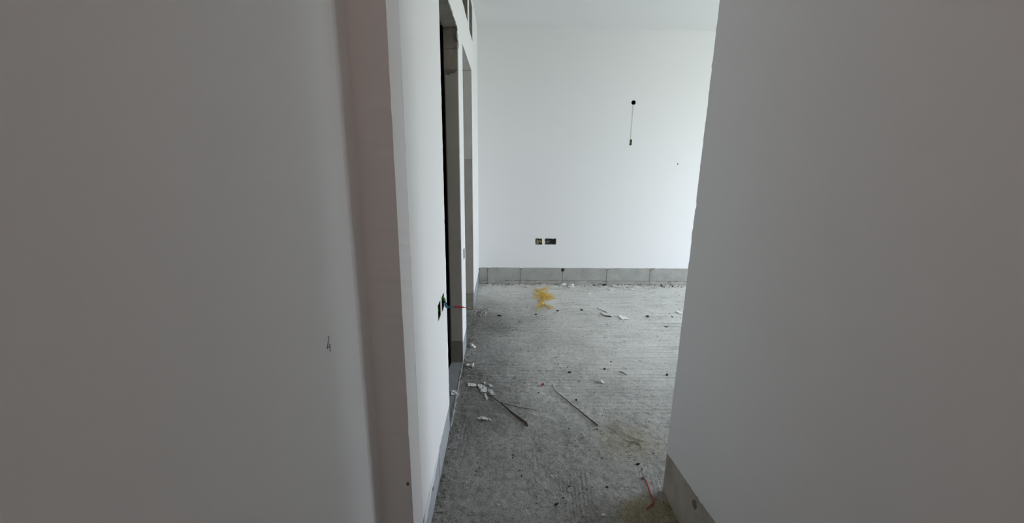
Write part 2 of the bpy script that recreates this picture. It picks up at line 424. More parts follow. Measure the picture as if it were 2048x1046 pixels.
# door reveals
def reveal(y, x0, x1, name, M, z0, z1, top_jag=False, thick=.003, parent=None):
    mm = lambda u, v, d: (u, y - d, v)
    o = jag((x0, z0), (x1, z0), 6, .0008) + [(x1, z0)] + ([(x1, z1)] + jag((x1, z1 - .004), (x0, z1 - .02), 8, .005)[1:] + [(x0, z1 - .02)] if top_jag else [(x1, z1), (x0, z1)])
    return slab(name, o, [], mm, 0, thick, M, parent)
yj = D1[1] + .0035
reveal(yj, XL - T + .006, XL - .004, 'reveal_putty', PUTTY, 0.165, 1.850, True, .0035, wl)
for z0, z1 in ((0.020, 0.1635), (1.856, 1.962), (1.966, 2.074)):
    reveal(yj, XL - T + .001, XL - .004, 'reveal_block', RAW if z0 < 1 else RAWJ, z0, z1, False, .0018, wl)
yj = D2[1] + .0035
PUTTY2 = mat('pale_putty', (0.80, 0.78, 0.73), 0.85, var=0.08, vscale=6, bump=0.1, bscale=40)
PUTTY3 = mat('tan_putty', (0.60, 0.555, 0.51), 0.85, var=0.10, vscale=6, bump=0.1, bscale=40)
reveal(yj, XL - T, XL - .003, 'reveal_putty', PUTTY2, 1.36, 2.064, False, .0030, wl)
reveal(yj, XL - T, XL - .003, 'reveal_putty', PUTTY3, 0.155, 1.358, False, .0034, wl)
reveal(yj, XL - T, XL - .003, 'reveal_block', BROWN_BASE, 0.004, 0.150, False, .0015, wl)
boxobj('reveal_putty', (XL - T, D2[0], D2[2] + .0005, XL - .003, D2[1], D2[2] + .0032), PUTTY2, wl)
for y0, y1 in ((1.85, 2.20), (2.203, 2.558)):
    boxobj('lintel_block', (XL - T + .001, y0, D1[2] - .0005, XL - .004, y1, D1[2] + .0030), RAW, wl)
bm = bmesh.new()
for (y, z, r_) in ((D1[1] - .004, 2.030, .012), (D1[1] - .002, 2.004, .010), (D1[1] + .02, 1.992, .010), (D1[1] - .004, 1.975, .006)):
    rock(bm, (XL - .003, y, z), (r_ * .7, r_, r_ * 1.1), y * 50 + z * 90)
bmobj('plaster_bit', bm, PLASTER, wl)
# low smooth sill in the first doorway
sill = slab('sill_1', jag((XL - T - .02, 1.82), (XL + .003, 1.82), 4, .001) + jag((XL + .003, 1.82), (XL - .002, D1[1] + .003), 24, .0025) + [(XL - .002, D1[1] + .003), (XL - T + .002, D1[1] + .003), (XL - T - .004, D1[1] - .1)],
            [], lambda u, v, d: (u, v, d), -0.03, 0.008, mat('sill_screed', (0.30, 0.31, 0.325), .75, var=.2, vscale=12, bump=.15, bscale=90))
struct(sill)
slab('edge_lip', jag((XL - .003, 1.86), (XL + .004, 1.86), 2, .001) + jag((XL + .004, 1.86), (XL - .001, 2.54), 30, .0016) + jag((XL - .001, 2.54), (XL - .007, 2.54), 2, .0005) + jag((XL - .007, 2.54), (XL - .003, 1.86), 30, .0016),
     [], lambda u, v, d: (u, v, d), -0.01, 0.0105, MORTAR, sill)

# dark washroom behind the partition (closed box, its darkness painted as near-black surfaces)
bm = bmesh.new()
box(bm, -2.50, 1.40, -0.02, -2.42, YB, ZC); box(bm, -2.50, 1.32, -0.02, XL - T - .001, 1.40, ZC); box(bm, -2.50, YB, -.02, XL - T, YB + .08, ZC)
struct(bmobj('wall_washroom', bm, UNLIT))
struct(boxobj('floor_washroom', (-2.42, 1.40, -0.019, XL - T - .001, YB, -0.012), UNLIT))

# ------------------------------------------------------------------ back wall
mB = lambda u, v, d: (u, YB + d, v)
BX = [(0.369, 0.457, 0.438, 0.525), (0.473, 0.459, 0.594, 0.524)]
HOLE = (1.339, 1.952, 0.0235)
SLOT = (1.331, 1.530, 1.352, 1.590)
circ = [(HOLE[0] + HOLE[2] * math.cos(a_), HOLE[1] + HOLE[2] * math.sin(a_)) for a_ in np.arange(0, 2 * math.pi - .01, 2 * math.pi / 20)]
wb = struct(slab('wall_back', rect(XL - .084, 0, XW, ZC), [rect(*b_) for b_ in BX] + [circ, rect(*SLOT)], mB, 0.004, 0.14, RAW))
out = jag((XL - .001, .186), (1.90, .192), 150, .0013, .004) + [(1.9, .192), (XW, .192), (XW, ZC), (XL - .001, ZC)]
circ2 = [(HOLE[0] + HOLE[2] * random.uniform(.94, 1.04) * math.cos(a_), HOLE[1] + HOLE[2] * random.uniform(.94, 1.04) * math.sin(a_)) for a_ in np.arange(0, 2 * math.pi - .01, 2 * math.pi / 18)]
slab('paint_coat', out, [rect(b_[0] - .0015, b_[1] - .0015, b_[2] + .0015, b_[3] + .0015, 6, .0014) for b_ in BX] + [circ2, rect(SLOT[0] - .001, SLOT[1] - .001, SLOT[2] + .001, SLOT[3] + .001, 4, .0007)], mB, 0.0, 0.0038, PAINT, wb)
edges = [XL + .002, -0.166, 0.204, 0.683, 1.182, 1.677, 2.17, 2.66, 3.15, XW - .01]
for k in range(len(edges) - 1):
    u0, u1 = edges[k] + .0028, edges[k + 1] - .0028
    nb = 3
    o = jag((u0, .045), (u1, .045), 14, .0012) + jag((u1, .045), (u1 + .001, .158), 4, .0006)
    cut = 0.016 if k == 2 else 0.012
    o += [(u1, .158), (u1 - cut, .172)] + jag((u1 - cut, .1915), (u0 + cut, .1915), 14, .0008) + [(u0 + cut, .172), (u0, .158)]
    slab('base_panel', o, [], mB, -0.0025 + random.uniform(-.0008, .0008), 0.0046, BOARD, wb)
    # thin mortar bed under each board, standing slightly proud
    slab('mortar_bed', jag((u0, .0), (u1, .0), 6, .0005) + jag((u1, .0), (u1, .040), 2, 0) + jag((u1, .040), (u0, .042), 18, .0025) + [(u0, .042)], [], mB, -0.0065 + random.uniform(-.001, .001), 0.0046,
         mat('mortar_bed', (0.43, 0.42, 0.385), .95, var=.3, vscale=14, bump=.4, bscale=90) if k == 0 else bpy.data.materials['mortar_bed'], wb)
# dark broken pocket between two boards
slab('broken_pocket', [(0.683 + .021 * math.cos(a_) * random.uniform(.7, 1.1), .166 + .022 * math.sin(a_) * random.uniform(.7, 1.1)) for a_ in np.arange(0, 6.28, .5)], [], mB, -0.0036, 0.004, CHIP, wb)
tubeobj('chalk_scratch', [(0.872, YB - .0030, .139), (0.91, YB - .0030, .10), (0.956, YB - .0030, .052)], .0018, MORTAR, wb, 5, .4)

# ------------------------------------------------------------------ ceiling
struct(boxobj('ceiling', (-2.5, -2.4, ZC, XW + .25, YB + .14, ZC + .12), CEIL))

# ------------------------------------------------------------------ right wall of the passage (its far end is the free edge), and the room's front wall
mR = lambda u, v, d: (XR + d, u, v)
wr = struct(boxobj('wall_right', (XR + .004, -2.2, 0, XR + .115, YR - .003, ZC), RAW))
o = [(-2.2, .30)] + jag((-2.2, .26), (1.05, .232), 20, .001) + jag((1.05, .232), (YR, .184), 22, .0016) + jag((YR, .184), (YR, 1.185), 60, .0010) + [(YR, 1.185), (YR - .004, 1.19), (YR - .005, 1.203), (YR, 1.212)] + jag((YR, 1.215), (YR, ZC), 80, .0010) + [(YR, ZC), (-2.2, ZC)]
slab('paint_coat', o, [], mR, 0.0, 0.004, PAINT, wr)
slab('base_panel', rect(-2.2, .0, YR - .001, .236, 10, .0005), [], mR, 0.0016, 0.0045, BROWN_BASE, wr)
slab('dark_stain_spot', [(1.19 + .016 * math.cos(a_) * random.uniform(.7, 1.15), .172 + .022 * math.sin(a_) * random.uniform(.7, 1.15)) for a_ in np.arange(0, 6.28, .5)], [], mR, 0.0009, 0.003, SMEAR, wr)
slab('end_coat', rect(XR + .004, .0, XR + .115, ZC), [], lambda u, v, d: (u, YR - d, v), 0.0, 0.003, PAINT, wr)
struct(boxobj('wall_front', (XR + .115, 1.33, 0, XW + .20, YR, ZC), PAINT))
# outer wall with the big opening that lets the daylight in
ww = struct(slab('wall_window', rect(1.33, 0, YB + .14, ZC), [rect(WIN[0], WIN[2], WIN[1], WIN[3])], lambda u, v, d: (XW + d, u, v), 0, 0.20, PAINT))
bm = bmesh.new()
for y0, y1 in ((WIN[0], WIN[0] + .05), (WIN[1] - .05, WIN[1]), ((WIN[0] + WIN[1]) / 2 - .03, (WIN[0] + WIN[1]) / 2 + .03)):
    box(bm, XW + .09, y0, WIN[2], XW + .14, y1, WIN[3])
box(bm, XW + .09, WIN[0], WIN[3] - .05, XW + .14, WIN[1], WIN[3]); box(bm, XW + .09, WIN[0], WIN[2], XW + .14, WIN[1], WIN[2] + .05)
struct(bmobj('window_1', bm, ALU))

# ------------------------------------------------------------------ near left: bevelled pier corner, short return, rounded inner corner, wall running back beside the camera
E1, E2 = (XL, 1.142), (-0.2776, 1.085)
E3, E4 = (-0.3711, 1.085), (-0.3853, 1.0310)
bm = bmesh.new()
foot = [E1]
foot += [E2]
foot += [E3, (E4[0] + .0015, E4[1] + .0012), (E4[0], E4[1] - .0022)]   # splayed inner corner
foot += [(E4[0], -2.2), (-0.60, -2.2), (-0.60, 1.32), (XL - T, 1.32), (XL - .004, 1.142)]
zs = [0] + list(np.linspace(0.02, ZC - .02, 130)) + [ZC]
rings = []
for z in zs:
    ring = []
    for k, p in enumerate(foot):
        dx = dy = 0
        if k in (0, 1):
            q = random.gauss(0, .0007) + .0025 * noise.noise((k * 7.3, z * 2.2, 0))
            dx, dy = -abs(q) * .6, q
            if k == 0: dx = 0
        ring.append(bm.verts.new((p[0] + dx, p[1] + dy, z)))
    rings.append(ring)
n = len(foot)
for a_, b_ in zip(rings, rings[1:]):
    for k in range(n):
        bm.faces.new((a_[k], a_[(k + 1) % n], b_[(k + 1) % n], b_[k]))
bm.faces.new(rings[0]); bm.faces.new(rings[-1])
wn = struct(bmobj('wall_near_left', bm, PAINT))
# hand-drawn pencil mark shaped like a 4 without its bar, and a scuff on the return
bm = bmesh.new()
xm = E4[0] + .0003
q_ = 0.9450
def mk(y, z): return (xm, y * q_, 1.34 - (1.34 - z) * q_)
tube(bm, [mk(.9065, .936), mk(.898, .922), mk(.8905, .9115)], .0009, 5)
tube(bm, [mk(.8905, .9115), mk(.899, .9105), mk(.9085, .9095)], .0008, 5)
tube(bm, [mk(.9055, .9155), mk(.9055, .905), mk(.9045, .897)], .0009, 5)
bmobj('pencil_mark', bm, GRAPH, wn)
slab('scuff_spot', [(-.2890 + .0055 * math.cos(a_) * random.uniform(.7, 1.2), .360 + .008 * math.sin(a_) * random.uniform(.7, 1.2)) for a_ in np.arange(0, 6.28, .6)], [], lambda u, v, d: (u, 1.085 - d, v), -.001, 0.0007, SCUFF, wn)
struct(boxobj('wall_rear', (-0.60, -2.32, 0, XR + .12, -2.2, ZC), RAW))

# ------------------------------------------------------------------ wiring boxes
def wall_box(name, label, b_, fm, depth, M, group='back boxes let into the walls'):
    """open back box: rim, walls and bottom as one shell"""
    u0, v0, u1, v1 = b_
    c_ = fm((u0 + u1) / 2, v0, depth)
    r = root(name, c_); tag(r, label, 'wall box', group)
    e_ = .0008; w = .003
    O = [(u0 + e_, v0 + e_), (u1 - e_, v0 + e_), (u1 - e_, v1 - e_), (u0 + e_, v1 - e_)]
    I = [(u0 + w, v0 + w), (u1 - w, v0 + w), (u1 - w, v1 - w), (u0 + w, v1 - w)]
    vv = [fm(*p, .0003) for p in O] + [fm(*p, .0003) for p in I] + [fm(*p, depth - .003) for p in I] + [fm(*p, depth) for p in O]
    f = []
    for k in range(4):
        j = (k + 1) % 4
        f += [(k, j, 4 + j, 4 + k), (4 + k, 4 + j, 8 + j, 8 + k), (k, 12 + k, 12 + j, j)]
    f += [(8, 9, 10, 11), (12, 15, 14, 13)]
    pyobj('box_shell', vv, f, M, r)
    return r
b1 = wall_box('wall_box', 'small square back box with yellow wire, left of two in back wall', BX[0], mB, .045, BOXM)
tubeobj('wire', smooth_path([mB(.420, .516, .030), mB(.416, .497, .012), mB(.424, .481, .006), mB(.431, .470, .018)], 5), .0042, W_YELL, b1)
tubeobj('wire', smooth_path([mB(.428, .512, .028), mB(.425, .492, .010), mB(.432, .480, .014)], 5), .0036, W_YELL, b1)
pyobj('mortar_lump', [mB(.374, .46, .02), mB(.408, .46, .02), mB(.412, .50, .028), mB(.376, .515, .03), mB(.39, .485, .010), mB(.402, .47, .012)], [(0, 1, 5), (0, 5, 4), (0, 4, 3), (3, 4, 2), (4, 5, 2), (5, 1, 2)], MORTAR, b1)
b2 = wall_box('wall_box', 'wide double back box smeared with mortar, right of two in back wall', BX[1], mB, .045, BOXM)
bm = bmesh.new()
for k in range(9):
    rock(bm, mB(.482 + .0115 * k, .474 + random.uniform(0, .022), .030), (.011, .010, random.uniform(.006, .012)), k + 1)
bmobj('mortar_lump', bm, CRUMB, b2)
slab('divider', rect(.553, .462, .556, .521), [], mB, .008, .042, BOXD, b2)
b3 = wall_box('wall_box', 'back box on left partition nearest the camera, green wire inside', BOXES_L[0], mL, .05, BOXD)
tubeobj('wire', smooth_path([mL(1.600, .735, .04), mL(1.618, .728, .008), mL(1.640, .742, .012)], 5), .0028, W_GREEN, b3)
b4 = wall_box('wall_box', 'back box on left partition with taped wires hanging out beside the doorway', BOXES_L[1], mL, .05, BOXD)
b5 = wall_box('wall_box', 'narrow looking empty back box on the pier between the two doorways', BOXES_L[2], mL, .05, BLACK)
# bundle coming out of box 4: green, teal and dark blue strands, then taped teal and red tail
W_BLUE = mat('dark_blue_wire', (0.012, 0.045, 0.10), 0.4)
wr_ = root('electric_wire', mL(1.725, .745, .02)); tag(wr_, 'taped teal and red wire bundle sticking out of box beside first doorway', 'wire')
tubeobj('strand', smooth_path([mL(1.742, .752, .03), mL(1.730, .748, -.004), mL(1.715, .725, -.012), mL(1.725, .709, -.018)], 6), .0045, W_TEAL, wr_)
tubeobj('strand', smooth_path([mL(1.738, .758, .03), mL(1.722, .752, -.006), mL(1.714, .745, -.008)], 6), .005, W_GREEN, wr_)
tubeobj('strand', smooth_path([mL(1.748, .744, .03), mL(1.738, .728, -.008), mL(1.730, .711, -.016), mL(1.728, .708, -.024)], 6), .0045, W_BLUE, wr_)
tubeobj('strand', smooth_path([mL(1.726, .709, -.018), mL(1.728, .711, -.034), mL(1.728, .711, -.050)], 5), [.0036] * 4 + [.0042] * 4 + [.0038] * 3, W_TEAL, wr_)
tubeobj('taped_sleeve', smooth_path([mL(1.728, .711, -.049), mL(1.728, .7115, -.07), mL(1.728, .709, -.092)], 5), [.0046] * 4 + [.0042] * 4 + [.003] * 3, W_RED, wr_)
tubeobj('strand', smooth_path([mL(1.728, .709, -.09), mL(1.728, .707, -.108)], 4), .0016, W_RED, wr_)
tubeobj('wire_tip', [mL(1.728, .707, -.112), mL(1.728, .706, -.119)], .0026, TIP, wr_)

# round pipe hole, the pale wire below it and the small slot it runs into
ps = root('pipe_sleeve', mB(HOLE[0], HOLE[1], .05)); tag(ps, 'round black pipe hole high on the back wall', 'pipe')
bm = bmesh.new(); r_o, r_i = HOLE[2] - .0006, HOLE[2] - .003
R0 = [[bm.verts.new(mB(HOLE[0] + rr * math.cos(a_), HOLE[1] + rr * math.sin(a_), dd)) for a_ in np.arange(0, 6.28, 2 * math.pi / 24)] for rr, dd in ((r_o, .138), (r_o, .0042), (r_i, .0042), (r_i, .12))]
for A, B in zip(R0, R0[1:]):
    for k in range(len(A)):
        bm.faces.new((A[k], A[(k + 1) % len(A)], B[(k + 1) % len(B)], B[k]))
bm.faces.new(R0[0]); bm.faces.new(R0[3])
bmobj('sleeve', bm, BLACK, ps, True)
tag(tubeobj('hanging_wire', smooth_path([mB(1.338, 1.935, .018), mB(1.3375, 1.925, -.0012), mB(1.3385, 1.80, -.0012), mB(1.337, 1.68, -.0014), mB(1.339, 1.592, -.001), mB(1.340, 1.586, .008)], 8), .0016, W_PALE), 'thin pale green wire running down back wall below the pipe hole', 'wire')
b6 = wall_box('wall_box', 'tiny upright slot box at lower end of the pale green wire', SLOT, mB, .03, BOXD)
tubeobj('wire', smooth_path([mB(1.340, 1.586, .02), mB(1.338, 1.565, .006), mB(1.344, 1.550, .004), mB(1.347, 1.536, -.002)], 5), .004, mat('olive_wire', (.16, .15, .07), .6), b6)
tubeobj('wire', smooth_path([mB(1.336, 1.545, .01), mB(1.328, 1.535, -.004), mB(1.322, 1.527, -.003)], 5), .0018, W_PALE, b6)
sp_ = bmesh.new(); rock(sp_, mB(1.864, 1.344, -.001), (.006, .003, .008), 3); tag(bmobj('wall_nail', sp_, CHIP, None), 'small dark nail head on the back wall, well right of the slot box', 'nail')

# ------------------------------------------------------------------ things lying on the floor
def flat_scrap(name, pts, M, label, cat, thick=.0012, lift=.003, curl=.0, sub=3, group=None):
    """thin crumpled sheet lying on the floor"""
    bm = bmesh.new()
    vs_ = [bm.verts.new((x, y, 0)) for x, y in pts]
    bm.faces.new(vs_)
    bmesh.ops.triangulate(bm, faces=bm.faces)
    for _ in range(sub): bmesh.ops.subdivide_edges(bm, edges=bm.edges, cuts=1, use_grid_fill=True)
    bmesh.ops.triangulate(bm, faces=bm.faces)
    cx = sum(p[0] for p in pts) / len(pts); cyy = sum(p[1] for p in pts) / len(pts)
    sd = random.random() * 50
    for v in bm.verts:
        n_ = noise.noise((v.co.x * 60 + sd, v.co.y * 60, 0))
        q = noise.noise((v.co.x * 25 + sd, v.co.y * 25, 3))
        z = FZ(v.co.x, v.co.y) + lift + curl * (abs(n_) + .6 * q * q * 3)
        v.co.z = z
    ret = bmesh.ops.extrude_face_region(bm, geom=bm.faces[:])
    for v in [g_ for g_ in ret['geom'] if isinstance(g_, bmesh.types.BMVert)]: v.co.z += thick
    o = bmobj(name, bm, M)
    if label: tag(o, label, cat, group)
    return o

def ragged(pts, n=4, amp=.004):
    out = []
    for i in range(len(pts)): out += jag(pts[i], pts[(i + 1) % len(pts)], n, amp)
    return out

flat_scrap('paper_scrap', [(1.052, 3.470), (1.085, 3.478), (1.146, 3.392), (1.063, 3.362)], PAPER, 'white torn paper scrap lying on the combed floor of the room', 'paper', curl=.010, lift=.004)
flat_scrap('paper_scrap', [(1.628, 3.584), (1.661, 3.592), (1.690, 3.530), (1.638, 3.522)], PAPER, 'white paper scrap half hidden by the free edge of right wall', 'paper', curl=.010, lift=.004)
tp = flat_scrap('torn_tape', ragged([(-0.302, 2.196), (-0.256, 2.192), (-0.242, 2.140), (-0.262, 2.158), (-0.295, 2.150)], 3, .003), TAPE, 'crumpled piece of white torn tape on the first doorway sill', 'tape', curl=.012, lift=.014)
flat_scrap('paper_strip', ragged([(-0.209, 2.306), (-0.155, 2.294), (-0.154, 2.272), (-0.203, 2.268)], 3, .002), PAPER, 'short white strip beside the dried putty splash near first doorway', 'paper', curl=.006)
sr_ = root('putty_splash', (-.10, 2.24, FZ(-.10, 2.24))); tag(sr_, 'ragged splash of dried white putty on floor near first doorway', 'putty')
for pp in ([(-0.155, 2.277), (-0.129, 2.29), (-0.105, 2.282), (-0.089, 2.252), (-0.085, 2.218), (-0.088, 2.196), (-0.109, 2.202), (-0.118, 2.196), (-0.124, 2.223), (-0.131, 2.235), (-0.14, 2.26)],
           [(-0.083, 2.29), (-0.068, 2.294), (-0.051, 2.28), (-0.056, 2.257), (-0.075, 2.26)],
           [(-0.122, 2.315), (-0.104, 2.328), (-0.091, 2.31), (-0.105, 2.294)],
           [(-0.079, 2.233), (-0.058, 2.228), (-0.043, 2.199), (-0.034, 2.171), (-0.047, 2.165), (-0.064, 2.176), (-0.075, 2.202)],
           [(-0.103, 2.162), (-0.092, 2.18), (-0.08, 2.157), (-0.078, 2.126), (-0.086, 2.114), (-0.093, 2.139)]):
    o = flat_scrap('putty_patch', ragged(pp, 3, .003), SPLASH, None, None, curl=.007, lift=.002, sub=2)
    o.parent = sr_; o.matrix_parent_inverse = sr_.matrix_world.inverted()
flat_scrap('paint_flake', ragged([(-0.138, 1.934), (-0.108, 1.951), (-0.075, 1.940), (-0.048, 1.913), (-0.080, 1.922), (-0.105, 1.922)], 3, .002), FLAKE, 'long pale paint flake between the near skirting and brown blade', 'paint flake', curl=.010, lift=.004)
flat_scrap('paint_flake', ragged([(1.198, 4.432), (1.225, 4.385), (1.305, 4.338), (1.31, 4.352), (1.24, 4.41)], 3, .003), PLASTER, 'long pale curved flake lying against the back wall boards', 'paint flake', curl=.012, lift=.006)
flat_scrap('paint_flake', ragged([(1.405, 4.275), (1.450, 4.270), (1.448, 4.245), (1.412, 4.250)], 3, .003), PAPER, 'small white flake on floor to the right of the long curved flake', 'paint flake', curl=.008)
flat_scrap('paint_flake', ragged([(0.903, 4.095), (0.948, 4.140), (0.952, 4.125), (0.918, 4.088)], 3, .002), PAPER, 'slim white flake on floor right of the yellow fibres', 'paint flake', curl=.008)

def lump(name, parts_, M, label, cat, group=None, sub=2):
    bm = bmesh.new()
    for k, (x, y, s1, s2, s3, rot) in enumerate(parts_):
        rock(bm, (x, y, FZ(x, y) + s3 * .55), (s1, s2, s3), x * 13 + y * 7 + k, sub, rot)
    o = bmobj(name, bm, M); tag(o, label, cat, group); return o
PL = 'pale plaster lumps on the floor'
lump('plaster_lump', [(0.625, 2.322, .024, .016, .010, -.3)], PLASTER, 'flattened whitish plaster lump alone in the middle of floor', 'plaster lump', PL)
lump('plaster_lump', [(-0.222, 2.835, .014, .016, .016, .4), (-0.205, 2.815, .010, .012, .010, 0), (-0.235, 2.86, .011, .012, .010, 0)], PAPER, 'white plaster lump by the pier between the two doorways', 'plaster lump', PL)
lump('plaster_lump', [(-0.228, 2.532, .013, .013, .010, .4)], PAPER, 'left of two white lumps at far end of the first sill', 'plaster lump', PL)
lump('plaster_lump', [(-0.196, 2.530, .016, .012, .012, 1.0)], PLASTER, 'right of two white lumps at far end of the first sill', 'plaster lump', PL)
lump('plaster_lump', [(0.695, 4.405, .035, .028, .014, .2)], PAPER, 'flat white plaster lump below the dark pocket in back skirting', 'plaster lump', PL)
lump('plaster_lump', [(0.775, 4.355, .034, .030, .020, .8), (0.752, 4.325, .022, .02, .012, .8)], PLASTER, 'larger pale rubble lump right of the flat lump under back skirting', 'plaster lump', PL)
lump('plaster_lump', [(1.19, 4.255, .03, .018, .008, .1)], PLASTER, 'pale flat lump in front of the long curved flake', 'plaster lump', PL)
lump('plaster_lump', [(0.407, 1.314, .006, .006, .008, .1), (0.401, 1.318, .006, .004, .005, .1)], PAPER, 'tiny white lump nearest the camera in the passage', 'plaster lump', PL)
lump('plaster_lump', [(0.432, 3.74, .012, .010, .007, .1)], PAPER, 'tiny white lump at the foot of the yellow fibres', 'plaster lump', PL)

DC = 'dark crumbs on the floor'
for (x, y, s1, s2, s3, rot, lab) in [
    (1.155, 4.412, .030, .020, .014, 0, 'large dark crumb against back skirting left of the curved flake'),
    (1.913, 4.363, .018, .012, .011, .5, 'dark crumb near back skirting at its right end'),
    (1.320, 3.452, .011, .026, .012, .5, 'oblong dark crumb right of the torn paper scrap'),
    (1.539, 3.442, .012, .010, .008, 0, 'small dark crumb between oblong crumb and right wall edge'),
    (1.398, 3.221, .016, .010, .006, -.4, 'flat grey-black crumb in front of the oblong crumb'),
    (0.448, 2.443, .012, .010, .010, 0, 'dark crumb beyond the red scrap, left of the plaster lump'),
    (0.690, 2.486, .010, .008, .009, 0, 'dark crumb just beyond the flattened plaster lump'),
    (1.085, 2.413, .011, .010, .010, .3, 'dark crumb close to the right wall edge'),
    (0.631, 1.598, .010, .006, .006, -.1, 'black crumb beyond the red wire near the right wall'),
    (0.437, 2.116, .008, .007, .009, .3, 'dark crumb beside the long thin stick'),
    (0.226, 1.374, .010, .006, .005, -.1, 'dark crumb nearest the camera in the passage'),
    (0.516, 3.583, .014, .010, .010, .3, 'dark crumb right of the yellow fibres, nearer one'),
    (0.750, 3.612, .014, .010, .010, -.3, 'dark crumb midway between yellow fibres and torn paper'),
    (0.309, 3.503, .014, .010, .009, .2, 'dark crumb in front of the yellow fibres'),
    (-0.023, 3.462, .020, .010, .008, -.4, 'long dark crumb left of the yellow fibres')]:
    lump('mortar_crumb', [(x, y, s1 * .8, s2 * .85, s3 * .85, rot)] + ([(x + s1 * .8, y + .004, s1 * .4, s2 * .5, s3 * .5, 0)] if s1 > .009 else []), CHIP, lab, 'mortar crumb', DC, 1)

def lay(pts, r, lift=0.0):
    return [(x, y, FZ(x, y) + r + lift) for x, y in pts]
def path2(pts, n=6): return [(p.x, p.y) for p in smooth_path([(x, y, 0) for x, y in pts], n)]
def taper(n, r0, r1): return [r0 + (r1 - r0) * k / (n - 1) for k in range(n)]
p = path2([(0.318, 2.300), (0.322, 2.224), (0.363, 2.148), (0.436, 2.012), (0.509, 1.879)])
tag(tubeobj('thin_stick', lay(p, .002, .002), taper(len(p), .0012, .0032), WOOD), 'long thin brown stick lying diagonally in the middle of floor', 'stick')
p = path2([(0.000, 2.086), (0.052, 2.067), (0.122, 2.037), (0.198, 2.017)])
tag(tubeobj('dry_stalk', lay(p, .002, .002), taper(len(p), .0022, .0012), WOOD_G), 'thin grey-green stalk branching off beside the dark brown blade', 'stalk')
p = path2([(0.782, 2.451), (0.801, 2.437), (0.820, 2.405)])
tag(tubeobj('short_twig', lay(p, .003, .001), taper(len(p), .003, .002), WOOD_G), 'short grey twig on floor right of the plaster lump', 'twig')
p = path2([(0.905, 3.535), (0.924, 3.470), (0.948, 3.455), (0.985, 3.448)])
tag(tubeobj('curved_twig', lay(p, .004, .003), taper(len(p), .004, .0055), WOOD), 'dark curved twig left of the torn paper scrap', 'twig')
p = path2([(0.905, 3.66), (0.935, 3.60), (0.972, 3.555)])
tag(tubeobj('curved_twig', lay(p, .003, .002), taper(len(p), .0022, .003), WOOD_G), 'thin grey twig just behind the dark curved twig', 'twig')
p = path2([(1.812, 4.430), (1.800, 4.38), (1.790, 4.345), (1.815, 4.325)])
tag(tubeobj('curved_twig', lay(p, .005, .003), taper(len(p), .006, .004), CHIP), 'black bent twig against the back skirting', 'twig')

# dark brown blade: thin handle-like stem widening to a slanted end, folded lengthwise
def blade():
    c_ = path2([(-0.085, 2.176), (-0.034, 2.120), (0.035, 2.020), (0.085, 1.942), (0.120, 1.890), (0.140, 1.853)], 8)
    L = len(c_); vv = []; ff = []
    for i, (x, y) in enumerate(c_):
        t_ = i / (L - 1)
        w = .0014 + .0112 * max(0, (t_ - .25) / .60) if t_ < .85 else .0126
        wl_, wr_e = (w, w) if t_ < .80 else (w * max(.02, 1 - (t_ - .80) / .19), w)
        if t_ > .93: wr_e = w * max(.05, 1 - (t_ - .93) / .075)
        a0, a1 = c_[max(i - 1, 0)], c_[min(i + 1, L - 1)]
        dx, dy = a1[0] - a0[0], a1[1] - a0[1]; l = math.hypot(dx, dy); nx_, ny_ = -dy / l, dx / l
        z = max(FZ(x, y), FZ(x + nx_ * w, y + ny_ * w), FZ(x - nx_ * w, y - ny_ * w)) + .003 + .012 * t_
        vv += [(x + nx_ * wl_, y + ny_ * wl_, z + .002), (x, y, z - w * .15), (x - nx_ * wr_e, y - ny_ * wr_e, z + .0015),
               (x + nx_ * wl_, y + ny_ * wl_, z - .0002), (x, y, z - w * .15 - .002), (x - nx_ * wr_e, y - ny_ * wr_e, z - .0008)]
        if i:
            a_, b_ = (i - 1) * 6, i * 6
            for u, v in ((0, 1), (1, 2), (2, 5), (5, 4), (4, 3), (3, 0)): ff.append((a_ + u, a_ + v, b_ + v, b_ + u))
    ff += [(0, 1, 4, 3), (1, 2, 5, 4)]; e_ = (L - 1) * 6; ff += [(e_, e_ + 3, e_ + 4, e_ + 1), (e_ + 1, e_ + 4, e_ + 5, e_ + 2)]
    return pyobj('dry_reed_leaf', vv, ff, LEAF)
tag(blade(), 'dark brown dry blade widening to slanted end, pointing from the putty splash', 'dry leaf')

# red bits
rs = root('red_scrap', (0.25, 2.275, FZ(.25, 2.275))); tag(rs, 'tiny red tape scrap left of the long thin stick', 'tape')
tubeobj('ribbon', smooth_path(lay([(0.228, 2.255), (0.243, 2.270), (0.252, 2.282)], .002, .002), 4), .0022, REDTAPE, rs, 6, .5)
bm = bmesh.new(); rock(bm, (.258, 2.285, FZ(.258, 2.285) + .006), (.009, .007, .006), 5); bmobj('knot', bm, REDTAPE, rs)
rw = root('electric_wire', (0.62, 1.42, FZ(.62, 1.42))); tag(rw, 'red wire offcut lying on floor in front of the right wall edge', 'wire')
p = path2([(0.632, 1.493), (0.628, 1.440), (0.627, 1.400), (0.6245, 1.378), (0.610, 1.363), (0.594, 1.352), (0.584, 1.342)], 5)
tubeobj('insulation', lay(p, .0028, .003), taper(len(p), .0028, .0024), W_RED, rw)
bm = bmesh.new(); rock(bm, (0.6275, 1.508, FZ(.6275, 1.508) + .006), (.007, .009, .006), 9); bmobj('clamp', bm, mat('grey_ferrule', (.25, .23, .22), .6, var=.3, vscale=60), rw)
tubeobj('loop', smooth_path(lay([(0.631, 1.497), (0.635, 1.512), (0.632, 1.524)], .002, .006), 4), .0013, W_RED, rw)

